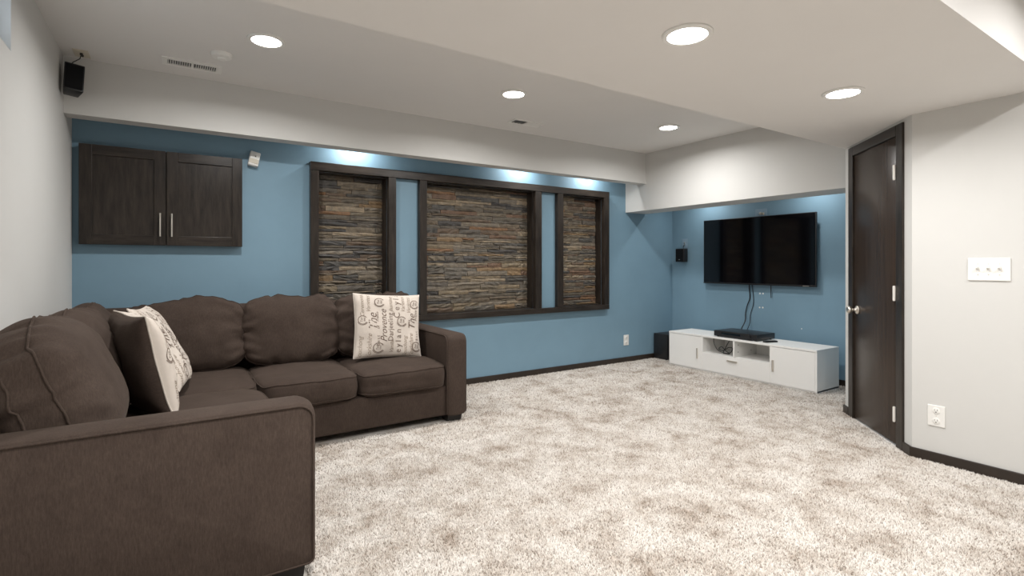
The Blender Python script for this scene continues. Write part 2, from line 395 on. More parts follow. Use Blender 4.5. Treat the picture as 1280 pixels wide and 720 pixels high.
for (a, b), lab in zip(NX, labs):
    a += .012; b -= .012; z0, z1 = NZ0 + .008, NZ1 - .012
    p = thing('stone_panel', ((a + b) / 2, 4.57, z0), lab, 'stone panel', None)
    MB().box(a, b, 4.585, 4.60, z0, z1).build('backing_board', 'mortar', p)
    z = z0
    while z < z1 - .004:
        h = random.choice((.020, .025, .030, .036, .042, .028, .048))
        if z1 - z - h < .018: h = z1 - z
        x = a; off = random.uniform(0, .18)
        while x < b - .004:
            wd = random.uniform(.12, .46) if h < .048 else random.uniform(.16, .34)
            if x == a: wd = max(.06, wd - off)
            if b - x - wd < .05: wd = b - x
            parts = [(z, h)]
            if h > .040 and random.random() < .35: parts = [(z, h * .48), (z + h * .48, h * .52)]
            for zz, hh in parts:
                dep = .046 + random.uniform(-.006, .005)
                o = bpy.data.objects.new('stone', random.choice(SM)); C.objects.link(o); o.parent = p
                o.scale = ((wd - .0022) * random.choice((1, -1)), dep, hh - .0022)
                o.location = Vector((x + wd / 2, 4.588 - dep / 2, zz + hh / 2)) - p.location
            x += wd
        z += h

# ------------------------------------------------------------------ wall cabinet
cb = thing('wall_cabinet', (-.035, YW, 1.31), 'dark espresso two-door wall cabinet with shaker doors on the blue wall', 'cabinet')
MB().box(-.512, .440, YW - .045, YW, 1.313, 1.972, .002).build('cabinet_body', 'wood_v', cb)
def shaker(x0, x1, hx):
    y0, y1 = YW - .067, YW - .047; z0, z1 = 1.310, 1.975; rw = .068
    d = MB().box(x0 + rw - .005, x1 - rw + .005, y0 + .010, y1, z0 + rw - .005, z1 - rw + .005).build('door', 'wood_v', cb)
    MB().box(x0, x0 + rw, y0, y1, z0, z1, .002).build('stile', 'wood_v', d)
    MB().box(x1 - rw, x1, y0, y1, z0, z1, .002).build('stile', 'wood_v', d)
    MB().box(x0 + rw, x1 - rw, y0, y1, z0, z0 + rw, .002).build('rail', 'wood_h', d)
    MB().box(x0 + rw, x1 - rw, y0, y1, z1 - rw, z1, .002).build('rail', 'wood_h', d)
    h = MB().tube([(hx, y0 - .026, 1.372), (hx, y0 - .026, 1.535)], .0058, 10)
    for z in (1.395, 1.512): h.tube([(hx, y0, z), (hx, y0 - .026, z)], .0045, 8)
    tag(h.build('handle', 'steel', d, smooth=True), 'slim nickel bar handle')
shaker(-.514, -.040, -.072); shaker(-.034, .442, -.004)
# motion sensor tilted on the wall
ms = thing('motion_sensor', (.526, YW, 1.985), 'small white motion sensor tilted on the blue wall beside the cabinet', 'sensor')
ms.rotation_euler = (math.radians(-8), math.radians(12), 0)
MB().box(-.036, .036, -.052, -.006, -.058, .055, .008, 3).build('housing', 'plastic', ms, smooth=True, local=True)
MB().box(-.030, .030, -.055, -.050, -.042, -.005, .002).build('lens_window', 'ivory', ms, local=True)
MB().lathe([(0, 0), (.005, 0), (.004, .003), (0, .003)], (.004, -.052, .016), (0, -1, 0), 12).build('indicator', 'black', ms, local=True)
MB().box(-.014, .014, -.014, .012, -.03, .03).build('bracket', 'plastic', ms, local=True)

# ------------------------------------------------------------------ outlets and switches (local: x across, y out of wall, z up)
def duplex(t, w=.085, h=.125):
    MB().box(-w / 2, w / 2, 0, .006, -h / 2, h / 2, .003).build('cover_plate', 'plastic', t, local=True)
    for z in (.030, -.030):
        s = MB().lathe([(0, 0), (.019, 0), (.019, .003), (.017, .004), (0, .004)], (0, .005, z), (0, 1, 0), 24).build('socket', 'plastic', t, smooth=True, local=True)
        MB().box(-.0078, -.0058, .007, .0096, z, z + .010).box(.0058, .0078, .007, .0096, z + .001, z + .009).lathe([(0, 0), (.003, 0), (.003, .0026), (0, .0026)], (0, .007, z - .007), (0, 1, 0), 10).build('slots', 'dark', s, local=True)  # raised near-black bars; their colour stands for shade inside the socket slots
    MB().lathe([(0, 0), (.003, 0), (.002, .0015), (0, .0015)], (0, .006, 0), (0, 1, 0), 10).build('screw', 'steel', t, local=True)
t = thing('wall_outlet', (X2, 1.187, .279), 'white duplex wall outlet on the grey wall beside the dark door', 'outlet', rz=math.pi / 2); duplex(t)
t = thing('wall_outlet', (4.567, YW, .264), 'white duplex wall outlet on the blue wall by the subwoofer', 'outlet', rz=math.pi); duplex(t)
t = thing('light_switch', (X2, .951, 1.150), 'white triple toggle light switch plate on the grey wall', 'light switch', rz=math.pi / 2)
MB().box(-.091, .091, 0, .008, -.064, .064, .004).build('cover_plate', 'plastic', t, local=True)
for x in (-.046, 0, .046):
    s = MB().box(x - .006, x + .006, .007, .0085, -.013, .013).build('slot', 'window_w', t, local=True)
    MB().poly([(x - .0048, .008, -.006), (x - .0048, .008, .008), (x - .0048, .026, .016), (x - .0048, .026, .008)], (.0096, 0, 0)).build('toggle', 'plastic', t, local=True)
    MB().box(x - .0075, x + .0075, .0078, .0082, -.015, .015).build('slot_edge', 'ivory', t, local=True)
    for z in (-.030, .030): MB().lathe([(0, 0), (.0028, 0), (.002, .0012), (0, .0012)], (x, .008, z), (0, 1, 0), 10).build('screw', 'steel', t, local=True)

# ------------------------------------------------------------------ ceiling fittings
v = thing('ceiling_vent', (.108, 3.875, HH), 'long white louvred air register in the upper ceiling', 'vent')
def ring(m, x0, x1, y0, y1, z0, z1, b): m.box(x0, x1, y0, y0 + b, z0, z1).box(x0, x1, y1 - b, y1, z0, z1).box(x0, x0 + b, y0 + b, y1 - b, z0, z1).box(x1 - b, x1, y0 + b, y1 - b, z0, z1)
m = MB(); ring(m, -.055, .270, 3.805, 3.945, HH - .008, HH, .028); m.build('frame', 'plastic', v)
duct_boot(*VENTS[0]).build('duct', 'galv', v)
MB().box(.100, .114, 3.833, 3.917, HH - .008, HH - .002).build('centre_bar', 'plastic', v)
for i in range(22):
    x = -.024 + i * .0124
    if abs(x - .107) > .010: MB().box(x, x + .0042, 3.833, 3.917, HH - .007, HH - .003).build('louvre', 'plastic', v)
sm = thing('smoke_detector', (.249, 3.58, HH), 'round white smoke detector on the upper ceiling', 'smoke detector')
MB().lathe([(0, 0), (.058, 0), (.058, -.012), (.052, -.022), (.030, -.026), (0, -.027)], (.249, 3.58, HH), (0, 0, 1), 40).build('housing', 'plastic', sm, smooth=True)
MB().lathe([(.024, -.0255), (.024, -.034), (.018, -.037), (0, -.037)], (.249, 3.58, HH), (0, 0, 1), 28).build('sensor_cap', 'plastic', sm, smooth=True)
v = thing('ceiling_damper', (2.66, 3.82, HH), 'flat white air register with a dark open half in the upper ceiling', 'vent')
m = MB(); ring(m, 2.500, 2.825, 3.760, 3.890, HH - .006, HH, .022); m.build('frame', 'plastic', v)
duct_boot(*VENTS[1]).build('duct', 'galv', v)
MB().box(2.655, 2.805, 3.782, 3.868, HH - .005, HH).build('shutter', 'plastic', v)
for i in range(4): MB().box(2.54 + i * .03, 2.545 + i * .03, 3.782, 3.868, HH - .006, HH - .003).build('louvre', 'galv', v)
MB().tube([(2.80, 3.80, HH - .004), (2.81, 3.815, HH - .022)], .0025, 6).build('lever', 'plastic', v)
cp = thing('ceiling_jack_plate', (-.457, 4.03, HH), 'ivory speaker jack plate on the ceiling corner', 'jack plate')
MB().box(-.495, -.420, 3.965, 4.092, HH - .006, HH, .002).build('cover_plate', 'ivory', cp)
for y in (4.015, 4.045): MB().lathe([(0, 0), (.008, 0), (.008, .010), (0, .010)], (-.457, y, HH - .006), (0, 0, -1), 12).build('jack', 'foot', cp)
# corner speaker
sp = thing('corner_speaker', (-.500, 4.01, 2.195), 'black wedge speaker mounted high in the corner above the cabinet', 'speaker', rz=math.radians(38))
pr = [(-.048, -.048), (.048, -.048), (.036, .048), (-.036, .048)]
m = MB().poly([(x, y, 0) for x, y in pr], (0, 0, .170)); bmesh.ops.bevel(m.bm, geom=list(m.bm.edges), offset=.006, segments=2, profile=.5, affect='EDGES')
sp.rotation_euler = (math.radians(-9), math.radians(4), math.radians(14))
m.build('cabinet', 'black', sp, smooth=True, local=True)
MB().box(-.041, .041, -.054, -.047, .010, .160, .003).build('grille', 'grille', sp, local=True)
MB().tube([(0, .04, .09), (-.01, .075, .10)], .010, 10).build('mount_arm', 'black', sp, local=True)
pts = [Vector((-.457, 4.015, HH - .012)), Vector((-.462, 4.0, HH - .045)), Vector((-.49, 3.985, HH - .075)), Vector((-.515, 3.985, HH - .11)), Vector((-.528, 3.99, HH - .16)), Vector((-.515, 4.01, HH - .20))]
tag(MB().tube(pts, .0028, 6).build('speaker_cable', 'cable', None, smooth='all'), 'thin black cable from the ceiling jack to the corner speaker', 'cable')

# ------------------------------------------------------------------ television
tv = thing('television', (5.30, 3.28, .945), 'large black flat screen television mounted on the blue alcove wall', 'television')
MB().box(5.325, 5.350, 2.632, 3.930, .950, 1.698, .004).build('housing', 'black', tv, smooth=True)
MB().box(5.3225, 5.326, 2.640, 3.922, .968, 1.691).build('screen', 'screen', tv)
MB().box(5.3215, 5.327, 2.633, 3.929, .950, .967, .001).build('bottom_bezel', 'blackm', tv)
MB().box(5.349, 5.372, 2.85, 3.71, 1.00, 1.45, .01).build('rear_case', 'black', tv, smooth=True)
for y in (3.12, 3.40): MB().box(5.371, 5.390, y - .02, y + .02, .99, 1.50).build('mount_rail', 'blackm', tv)
MB().box(5.388, XT, 2.95, 3.60, 1.16, 1.34).build('wall_bracket', 'blackm', tv)
for y in (3.126, 3.372): MB().tube([(5.372, y, 1.0), (5.376, y, .93), (5.380, y, .815)], .0042, 6).build('release_strap', 'cable', tv)
MB().box(5.318, 5.322, 2.70, 2.76, .954, .960).build('logo_strip', 'steel', tv)
# plate above tv
t = thing('cable_plate', (XT, 3.25, 1.728), 'blue painted cable plate peeking over the television', 'wall plate', rz=math.pi / 2)
MB().box(-.068, .068, 0, .006, -.05, .055, .003).build('cover_plate', 'bluep', t, local=True)
MB().lathe([(0, 0), (.016, 0), (.016, .012), (.008, .014), (.008, .022), (0, .022)], (0, .006, .005), (0, 1, 0), 20).build('connector', 'steel', t, smooth=True, local=True)
MB().box(-.038, -.018, .006, .012, -.012, .014, .002).build('jack', 'ivory', t, local=True)
for (y, z) in ((3.266, .855), (3.231, .856), (3.270, .701), (3.233, .702)):
    tag(MB().lathe([(0, 0), (.0095, 0), (.008, .003), (0, .004)], (XT, y, z), (-1, 0, 0), 14).build('wall_anchor', 'plastic', None, smooth=True),
        'tiny white screw anchor in the blue wall under the television', 'anchor', 'screw anchors under the television')
tag(MB().lathe([(0, 0), (.006, 0), (.005, .003), (0, .003)], (XT, 2.815, .514), (-1, 0, 0), 12).build('wall_anchor', 'plastic', None, smooth=True), 'tiny white screw anchor in the blue wall above the console, apart from the others', 'anchor')
# satellite speaker left of tv
sp = thing('satellite_speaker', (5.345, 4.268, 1.205), 'small black satellite speaker on the blue wall beside the television', 'speaker')
m = MB().box(5.31, 5.385, 4.205, 4.335, 1.205, 1.372, .008, 3); m.build('cabinet', 'black', sp, smooth=True)
MB().box(5.306, 5.311, 4.212, 4.328, 1.213, 1.364, .002).build('grille', 'grille', sp)
MB().box(5.384, XT, 4.25, 4.29, 1.28, 1.33).build('bracket', 'black', sp)
MB().box(5.3045, 5.3065, 4.262, 4.282, 1.232, 1.238).build('badge', 'steel', sp)
t = thing('speaker_plate', (XT, 4.262, 1.435), 'blue painted speaker wire plate above the satellite speaker', 'wall plate', rz=math.pi / 2)
MB().box(-.042, .042, 0, .006, -.06, .062, .003).build('cover_plate', 'bluep', t, local=True)
for z in (-.012, .012): MB().lathe([(0, 0), (.009, 0), (.009, .014), (0, .014)], (0, .006, z), (0, 1, 0), 14).build('binding_post', 'steel', t, smooth=True, local=True)
MB().tube([(0, .014, -.015), (.01, .022, -.04), (.006, .02, -.075)], .003, 6).build('wire', 'cable', t, local=True)

# ------------------------------------------------------------------ white console
cs = thing('tv_console', (5.06, 3.228, 0), 'low white television console with two doors, a drawer and open shelves', 'tv console')
CX0, CX1, CY0, CY1, CH = 4.862, 5.27, 2.398, 4.060, .398
TT = .018
MB().box(CX0, CX1, CY0, CY1, CH - TT, CH, .0015).build('top_panel', 'white', cs)
MB().box(CX0 + .004, CX1, CY0, CY0 + TT, .012, CH - TT).build('side_panel', 'white', cs)
MB().box(CX0 + .004, CX1, CY1 - TT, CY1, .012, CH - TT).build('side_panel', 'white', cs)
MB().box(CX0 + .010, CX1, CY0, CY1, 0.0, .024).build('bottom_panel', 'white', cs)
MB().box(CX1 - .006, CX1, CY0 + TT, CY1 - TT, .024, CH - TT).build('back_panel', 'white', cs)
for y in (2.833, 3.612): MB().box(CX0 + .004, CX1 - .006, y - .009, y + .009, .024, CH - TT).build('divider', 'white', cs)
MB().box(CX0 + .004, CX1 - .006, 3.219, 3.237, .212, CH - TT).build('divider', 'white', cs)
MB().box(CX0 + .020, CX1 - .006, 2.842, 3.603, .196, .212).build('shelf', 'white', cs)
d = MB().box(CX0, CX0 + .018, 3.618, CY1 - .004, .022, CH - TT - .004, .0015).build('door', 'white', cs)
MB().box(CX0 - .016, CX0, 3.663, 3.673, .134, .249, .002).build('handle', 'steel', d)
d = MB().box(CX0, CX0 + .018, CY0 + .016, 2.826, .022, CH - TT - .004, .0015).build('door', 'white', cs)
MB().box(CX0 - .016, CX0, 2.799, 2.812, .139, .250, .002).build('handle', 'steel', d)
d = MB().box(CX0, CX0 + .018, 2.838, 3.608, .022, .210, .0015).build('drawer', 'white', cs)
MB().box(CX0 - .016, CX0, 3.185, 3.298, .160, .174, .002).build('handle', 'steel', d)
for (x, z) in ((4.93, .262), (4.93, .335), (5.16, .262), (5.16, .335)):
    MB().lathe([(0, 0), (.005, 0), (.005, .002), (0, .002)], (x, 3.219, z), (0, -1, 0), 10).build('pin_hole_shade', 'black', cs)  # black discs paint the darkness of empty shelf-pin holes
# receiver
rc = thing('disc_player', (5.08, 3.25, CH), 'flat black disc receiver on the white console', 'receiver')
MB().box(4.915, 5.235, 3.000, 3.492, CH + .010, CH + .066, .003).build('case', 'blackm', rc, smooth=True)
MB().box(4.908, 4.917, 3.000, 3.492, CH + .008, CH + .066, .002).build('front_panel', 'black', rc)
MB().lathe([(0, 0), (.022, 0), (.021, .012), (0, .013)], (4.908, 3.085, CH + .036), (-1, 0, 0), 26).build('volume_knob', 'black', rc, smooth=True)
MB().box(4.9072, 4.909, 3.18, 3.40, CH + .030, CH + .052).build('display', 'screen', rc)
for y in (3.03, 3.46):
    for x in (4.94, 5.20): MB().lathe([(0, 0), (.012, 0), (.012, .010), (0, .010)], (x, y, CH), (0, 0, 1), 12).build('foot', 'black', rc)
rm = thing('remote_control', (4.985, 2.905, CH), 'small black remote control lying on the white console', 'remote', rz=math.radians(-18))
MB().box(-.075, .075, -.020, .020, 0, .016, .005, 3).build('case', 'black', rm, smooth=True, local=True)
for i in range(5):
    for j in (-1, 0, 1): MB().box(-.055 + i * .02, -.045 + i * .02, j * .011 - .003, j * .011 + .003, .0155, .0175).build('button', 'foot', rm, local=True)
# cables
def smooth_path(P, n=8):
    P = [Vector(p) for p in P]; out = []
    for i in range(len(P) - 1):
        p0, p1, p2, p3 = P[max(i - 1, 0)], P[i], P[i + 1], P[min(i + 2, len(P) - 1)]
        for k in range(n):
            t = k / n
            out.append(.5 * ((2 * p1) + (p2 - p0) * t + (2 * p0 - 5 * p1 + 4 * p2 - p3) * t * t + (3 * p1 - p0 - 3 * p2 + p3) * t ** 3))
    return out + [P[-1]]
tag(MB().tube(smooth_path([(5.374, 3.375, 1.02), (5.385, 3.38, .90), (5.388, 3.375, .80), (5.380, 3.40, .72), (5.385, 3.425, .63), (5.34, 3.40, .55), (5.25, 3.385, .47), (5.245, 3.385, .44), (5.233, 3.385, .435)]), .0055, 8).build('television_cable', 'cable', None, smooth='all'),
    'thick black cable hanging from the television to the disc receiver', 'cable')
tag(MB().tube(smooth_path([(5.374, 3.345, 1.02), (5.392, 3.345, .90), (5.393, 3.335, .75), (5.392, 3.37, .62), (5.36, 3.36, .52), (5.26, 3.33, .455), (5.233, 3.33, .435)]), .0035, 8).build('television_cable', 'cable', None, smooth='all'),
    'thinner black cable hanging from the television beside the thick one', 'cable')
tag(MB().tube(smooth_path([(4.96, 3.53, .375), (4.95, 3.52, .31), (4.95, 3.47, .245), (4.95, 3.38, .225), (4.94, 3.31, .245), (4.95, 3.30, .29), (4.97, 3.36, .285), (4.96, 3.42, .245), (4.95, 3.46, .262), (4.94, 3.42, .288), (4.95, 3.38, .252), (4.96, 3.34, .222), (4.97, 3.42, .218), (5.0, 3.40, .30), (5.05, 3.385, .375)]), .0040, 8).build('coiled_cable', 'cable', None, smooth='all'),
    'tangled black cable in the open shelf of the console', 'cable')

# subwoofer
sb = thing('subwoofer', (5.20, 4.33, 0), 'black box subwoofer with a round port standing by the white console', 'subwoofer')
MB().box(5.032, 5.37, 4.235, 4.442, .012, .318, .006).build('cabinet', 'black', sb, smooth=True)
MB().lathe([(.034, .004), (.046, .004), (.046, -.004), (.034, -.004), (.034, .004)], (5.034, 4.345, .105), (1, 0, 0), 28).build('port_ring', 'blackm', sb, smooth=True)
MB().lathe([(0, 0), (.034, 0), (.034, .003), (0, .003)], (5.033, 4.345, .105), (-1, 0, 0), 28).build('port', 'black', sb)  # solid disc, its black stands in for shade inside the port hole
for x in (5.06, 5.34):
    for y in (4.26, 4.42): MB().lathe([(0, 0), (.013, 0), (.013, .013), (0, .013)], (x, y, 0), (0, 0, 1), 12).build('foot', 'foot', sb)

# ------------------------------------------------------------------ sectional sofa
sofa = thing('sectional_sofa', (.10, 3.6, 0), 'large dark brown L-shaped sectional sofa on the carpet', 'sofa')
SX0, SY1 = -.535, 4.40      # back planes
BZ0 = .055
MB().box(SX0, 1.71, 3.488, SY1, BZ0, .275, .012, 3).build('base', 'sofa', sofa, smooth=True)
MB().box(SX0, .412, 2.18, 3.50, BZ0, .275, .012, 3).build('base', 'sofa', sofa, smooth=True)
MB().box(SX0, 1.715, 4.235, SY1, .26, .885, .045, 5).build('back_frame', 'sofa', sofa, smooth=True)
MB().box(SX0, -.475, 2.19, 4.30, .26, .80, .025, 5).build('back_frame', 'sofa', sofa, smooth=True)

def rr_loop(u0, u1, v0, v1, r, n=6):
    out = []
    for (cu, cv, a0) in ((u1 - r, v1 - r, 0), (u0 + r, v1 - r, 90), (u0 + r, v0 + .02, 180), (u1 - r, v0 + .02, 270)):
        rr = r if a0 in (0, 90) else .02
        cu2 = cu if a0 in (0, 90) else (u0 + .02 if a0 == 180 else u1 - .02)
        for k in range(n + 1):
            a = math.radians(a0 + 90 * k / n); out.append((cu2 + rr * math.cos(a), cv + rr * math.sin(a)))
    return out
def arm(axis, a0, a1, l0, l1, z0, z1, front):
    """padded arm: rounded top-front profile in the length-height plane, extruded across its width, soft edges"""
    m = MB(); r = .055
    prof = rr_loop(l0, l1, z0, z1, r)
    mk = (lambda l, z, w: (w, l, z)) if axis == 'y' else (lambda l, z, w: (l, w, z))
    nW = 6; rings = []
    for i in range(nW + 1):
        t = i / nW; e = .022
        # cross-section softening: inset near both faces and a crown over the top
        wpos = a0 + (a1 - a0) * t
        rings.append((wpos, 0))
    steps = [(a0, -.014), (a0 + .004, -.006), (a0 + .014, 0), (a0 + .05, .004), ((a0 + a1) / 2, .006), (a1 - .05, .004), (a1 - .014, 0), (a1 - .004, -.006), (a1, -.014)]
    cl, cz = (l0 + l1) / 2, (z0 + z1) / 2; R = []
    for wpos, off in steps:
        ringv = []
        for (l, z) in prof:
            dl = l - cl; dz = z - cz
            ll = cl + dl * (1 + off / ((l1 - l0) / 2)); zz = cz + dz * (1 + off / ((z1 - z0) / 2))
            ringv.append(m.bm.verts.new(mk(ll, zz, wpos)))
        R.append(ringv)
    n = len(prof)
    for A, B in zip(R, R[1:]):
        for j in range(n): m.bm.faces.new((A[j], A[(j + 1) % n], B[(j + 1) % n], B[j]))
    m.bm.faces.new(R[0]); m.bm.faces.new(R[-1])
    o = m.build('arm', 'sofa', sofa, smooth=True)
    for wpos, sgn in ((a0, -1), (a1, 1)):
        pts = []
        for (l, z) in prof:
            dl = l - cl; dz = z - cz; off = -.010
            pts.append(mk(cl + dl * (1 + off / ((l1 - l0) / 2)), cz + dz * (1 + off / ((z1 - z0) / 2)), wpos + sgn * .001))
        MB().tube(pts, .0042, 6, closed=True).build('arm_piping', 'sofa_pipe', o, smooth='all')
    return o
arm('y', 1.700, 1.856, 3.458, SY1, .052, .655, -1)
arm('x', 2.035, 2.19, SX0, .452, .052, .662, 1)
def leg(x, y):
    m = MB(); a, b = .052, .060
    m.poly([(x - a, y - a, 0), (x + a, y - a, 0), (x + a, y + a, 0), (x - a, y + a, 0)], (0, 0, .062))
    for vv in m.bm.verts:
        if vv.co.z > .03: vv.co.x = x + (vv.co.x - x) * b / a; vv.co.y = y + (vv.co.y - y) * b / a
    m.build('leg', 'foot', sofa)
for x, y in ((1.775, 3.545), (1.775, 4.33), (.36, 2.115), (-.45, 2.115), (-.45, 4.33), (.5, 4.33)): leg(x, y)

def cushion(name, cen, half, axes, seed, puff=.22, n=7, pz=.6, piping=(1,), gather=.006, wav=.0, N=26, side_puff=.03, dent=.0):
    A, B, Cc = [Vector(a) for a in axes]; cen = Vector(cen); hx, hy, hz = half
    sv = Vector((seed * 7.3, seed * 3.1, seed * 1.7))
    def F(p, out=0.0):
        x, y, z = p
        mm = (abs(x) ** n + abs(y) ** n + abs(z) ** n) ** (1 / n)
        r = Vector((x / mm, y / mm, z / mm))
        a, b, c = r.x * hx, r.y * hy, r.z * hz
        fx, fy, fz = 1 - min(1, abs(r.x)) ** 2, 1 - min(1, abs(r.y)) ** 2, 1 - min(1, abs(r.z)) ** 2
        c *= 1 + puff * (fx ** .6) * (fy ** .6)
        a *= 1 + side_puff * fz * (.4 + .6 * fy); b *= 1 + side_puff * fz * (.4 + .6 * fx)
        # slack corners and a wavy top edge
        b += wav * (math.sin(2.6 * r.x + seed) * .6 + .5 * math.sin(5.1 * r.x + 2 * seed)) * max(0, r.y)
        q = Vector((a * 4, b * 4, c * 4)) + sv
        d = noise.noise(q) * .010 + noise.noise(q * 2.7) * .0045
        sidew = max(0, (abs(r.x) - .80) / .20) ; topw = max(0, (abs(r.y) - .80) / .20)
        boxing = max(0, 1 - abs(r.z) ** 4)
        d += gather * sidew * (.35 + boxing) * noise.noise(Vector((b * 20, c * 4, seed * 2.0 + (5 if r.x > 0 else 0)))) * 1.1
        d += gather * topw * (.35 + boxing) * noise.noise(Vector((a * 26, c * 5, seed * 3.0))) * 1.2
        inw = max(0, abs(r.x) - .25) / .75
        d += gather * 1.5 * noise.noise(Vector((a * 5, b * 22 + abs(a) * 9 * (1 if b > 0 else -1), seed))) * inw * inw
        d += gather * .8 * noise.noise(Vector((a * 9 + b * 4, b * 11 - a * 3, seed + 9))) * (.3 + inw)
        if dent: d -= dent * fx * fy * max(0, r.z)
        nn = Vector((r.x / hx, r.y / hy, r.z / hz * 1.0)); nn = Vector((abs(nn.x) * nn.x, abs(nn.y) * nn.y, abs(nn.z) * nn.z)).normalized()
        v = Vector((a, b, c)) + nn * (d + out)
        return cen + A * v.x + B * v.y + Cc * v.z
    m = MB(); cache = {}
    def V(p):
        k = (round(p[0], 4), round(p[1], 4), round(p[2], 4))
        if k not in cache: cache[k] = m.bm.verts.new(F(p))
        return cache[k]
    # denser samples towards the edges
    sm = [math.sin((2 * i / N - 1) * math.pi / 2 * .93) / math.sin(math.pi / 2 * .93) for i in range(N + 1)]
    for ax in range(3):
        for s in (-1, 1):
            for i in range(N):
                for j in range(N):
                    q = []
                    for (u, w) in ((i, j), (i + 1, j), (i + 1, j + 1), (i, j + 1)):
                        p = [0, 0, 0]; p[ax] = s; p[(ax + 1) % 3] = sm[u]; p[(ax + 2) % 3] = sm[w]; q.append(V(p))
                    m.bm.faces.new(q if s > 0 else q[::-1])
    o = m.build(name, 'sofa', sofa, smooth='all')
    for s in piping:
        L = []
        for k in range(N): L.append((sm[k], -1, s * pz))
        for k in range(N): L.append((1, sm[k], s * pz))
        for k in range(N): L.append((-sm[k], 1, s * pz))
        for k in range(N): L.append((-1, -sm[k], s * pz))
        MB().tube([F(p, .0015) for p in L], .0046, 6, closed=True).build('piping', 'sofa_pipe', o, smooth='all')
    return o
X, Y, Z = (1, 0, 0), (0, 1, 0), (0, 0, 1)
nX, nY = (-1, 0, 0), (0, -1, 0)
def seat(x0, x1, y0, y1, seed, z0=.272, z1=.452):
    cushion('seat_cushion', ((x0 + x1) / 2, (y0 + y1) / 2, (z0 + z1) / 2), ((x1 - x0) / 2, (y1 - y0) / 2, (z1 - z0) / 2), (X, Y, Z), seed, puff=.20, n=7, pz=.72, gather=.003, side_puff=.018, piping=(1, -1))
seat(.442, 1.052, 3.436, 4.23, 1); seat(1.056, 1.700, 3.432, 4.23, 2, .268, .448)
seat(-.37, .438, 3.445, 4.23, 3); seat(-.37, .442, 2.825, 3.441, 4); seat(-.37, .442, 2.195, 2.821, 5)
def backc(cx, cy, cz, hw, hh, ht, face, seed, lean=13, wav=.012, puff=.42):
    """face: unit vector the cushion looks along; leans back by lean degrees"""
    f = Vector(face); side = Vector((0, 0, 1)).cross(f).normalized(); a = math.radians(lean)
    up = Vector((0, 0, 1)) * math.cos(a) - f * math.sin(a); nrm = f * math.cos(a) + Vector((0, 0, 1)) * math.sin(a)
    return cushion('back_cushion', (cx, cy, cz), (hw, hh, ht), (side, up, nrm), seed, puff=puff, n=4.6, pz=.42, piping=(1, -1), gather=.017, wav=wav, N=40, side_puff=.05)
backc(.735, 4.075, .700, .318, .240, .085, nY, 11, wav=.020)
backc(1.370, 4.080, .695, .322, .235, .085, nY, 12, wav=.008)
backc(.085, 4.085, .695, .335, .232, .085, nY, 13, wav=.020)
backc(-.352, 2.520, .715, .325, .244, .124, X, 14, wav=.014, lean=23)
backc(-.345, 3.145, .708, .315, .242, .114, X, 15, wav=.012, lean=22)
backc(-.335, 3.73, .705, .285, .236, .082, X, 16, wav=.012, lean=20)

# ------------------------------------------------------------------ throw pillows with printed words
def text_mesh(txt, shear=0, size=1.0, space=1.0):
    cu = bpy.data.curves.new('word', 'FONT'); cu.body = txt; cu.size = size; cu.shear = shear; cu.space_character = space; cu.align_x = 'CENTER'; cu.align_y = 'CENTER'
    cu.resolution_u = 3
    ob = bpy.data.objects.new('word', cu); C.objects.link(ob)
    dg = bpy.context.evaluated_depsgraph_get()
    me = bpy.data.meshes.new_from_object(ob.evaluated_get(dg))
    vs = [v.co.copy() for v in me.vertices]; fs = [tuple(p.vertices) for p in me.polygons]
    bpy.data.objects.remove(ob); bpy.data.curves.remove(cu); bpy.data.meshes.remove(me)
    return vs, fs
WORDS = {}
def word(txt, shear):
    if (txt, shear) not in WORDS: WORDS[(txt, shear)] = text_mesh(txt, shear, 1.0, 1.45 if txt in ('Ceyla', 'eylan', 'Best') else 1.0)
    return WORDS[(txt, shear)]
# layout in the pillow's unit square: (text, shear, a, b, size, rotation, ink)
LAY = [('The', .35, -.50, .08, .27, 90, 1), ('Best', 0, -.35, -.50, .105, 90, 1), ('of', .2, -.36, -.10, .10, 90, 1), ('France', .3, -.37, .24, .09, 90, 1),
       ('Provence', .4, -.19, -.04, .21, 90, 1), ('Darjeeling', 0, .01, -.08, .17, 90, 1), ('Ceyla', 0, .22, .62, .21, 90, 1), ('eylan', 0, .25, -.52, .20, 90, 1),
       ('The', .35, .70, .08, .25, 90, 1), ('Best', 0, .86, -.36, .095, 90, 1), ('France', .3, .84, .28, .10, 90, 1),
       ('Ceremonie', .4, -.80, .62, .13, 90, 0), ('Varietes', .4, -.62, .66, .13, 90, 0), ('Varietes', .4, .42, .66, .13, 90, 0), ('Jasmine', .4, .03, .66, .13, 90, 0), ('Varietes', .4, .60, .62, .13, 90, 0),
       ('Souchong', .4, -.86, -.72, .14, 90, 0), ('Yorkshire', .4, -.60, -.68, .15, 90, 0), ('Souchong', .4, .46, -.70, .13, 90, 0), ('Yorkshire', .4, .66, -.68, .15, 90, 0), ('Vanille', .4, .05, -.70, .12, 90, 0)]
EMB = [(-.30, .72, .145), (-.80, .15, .14), (-.34, -.72, .16), (.36, .10, .15), (.80, .66, .14), (.82, -.70, .15)]
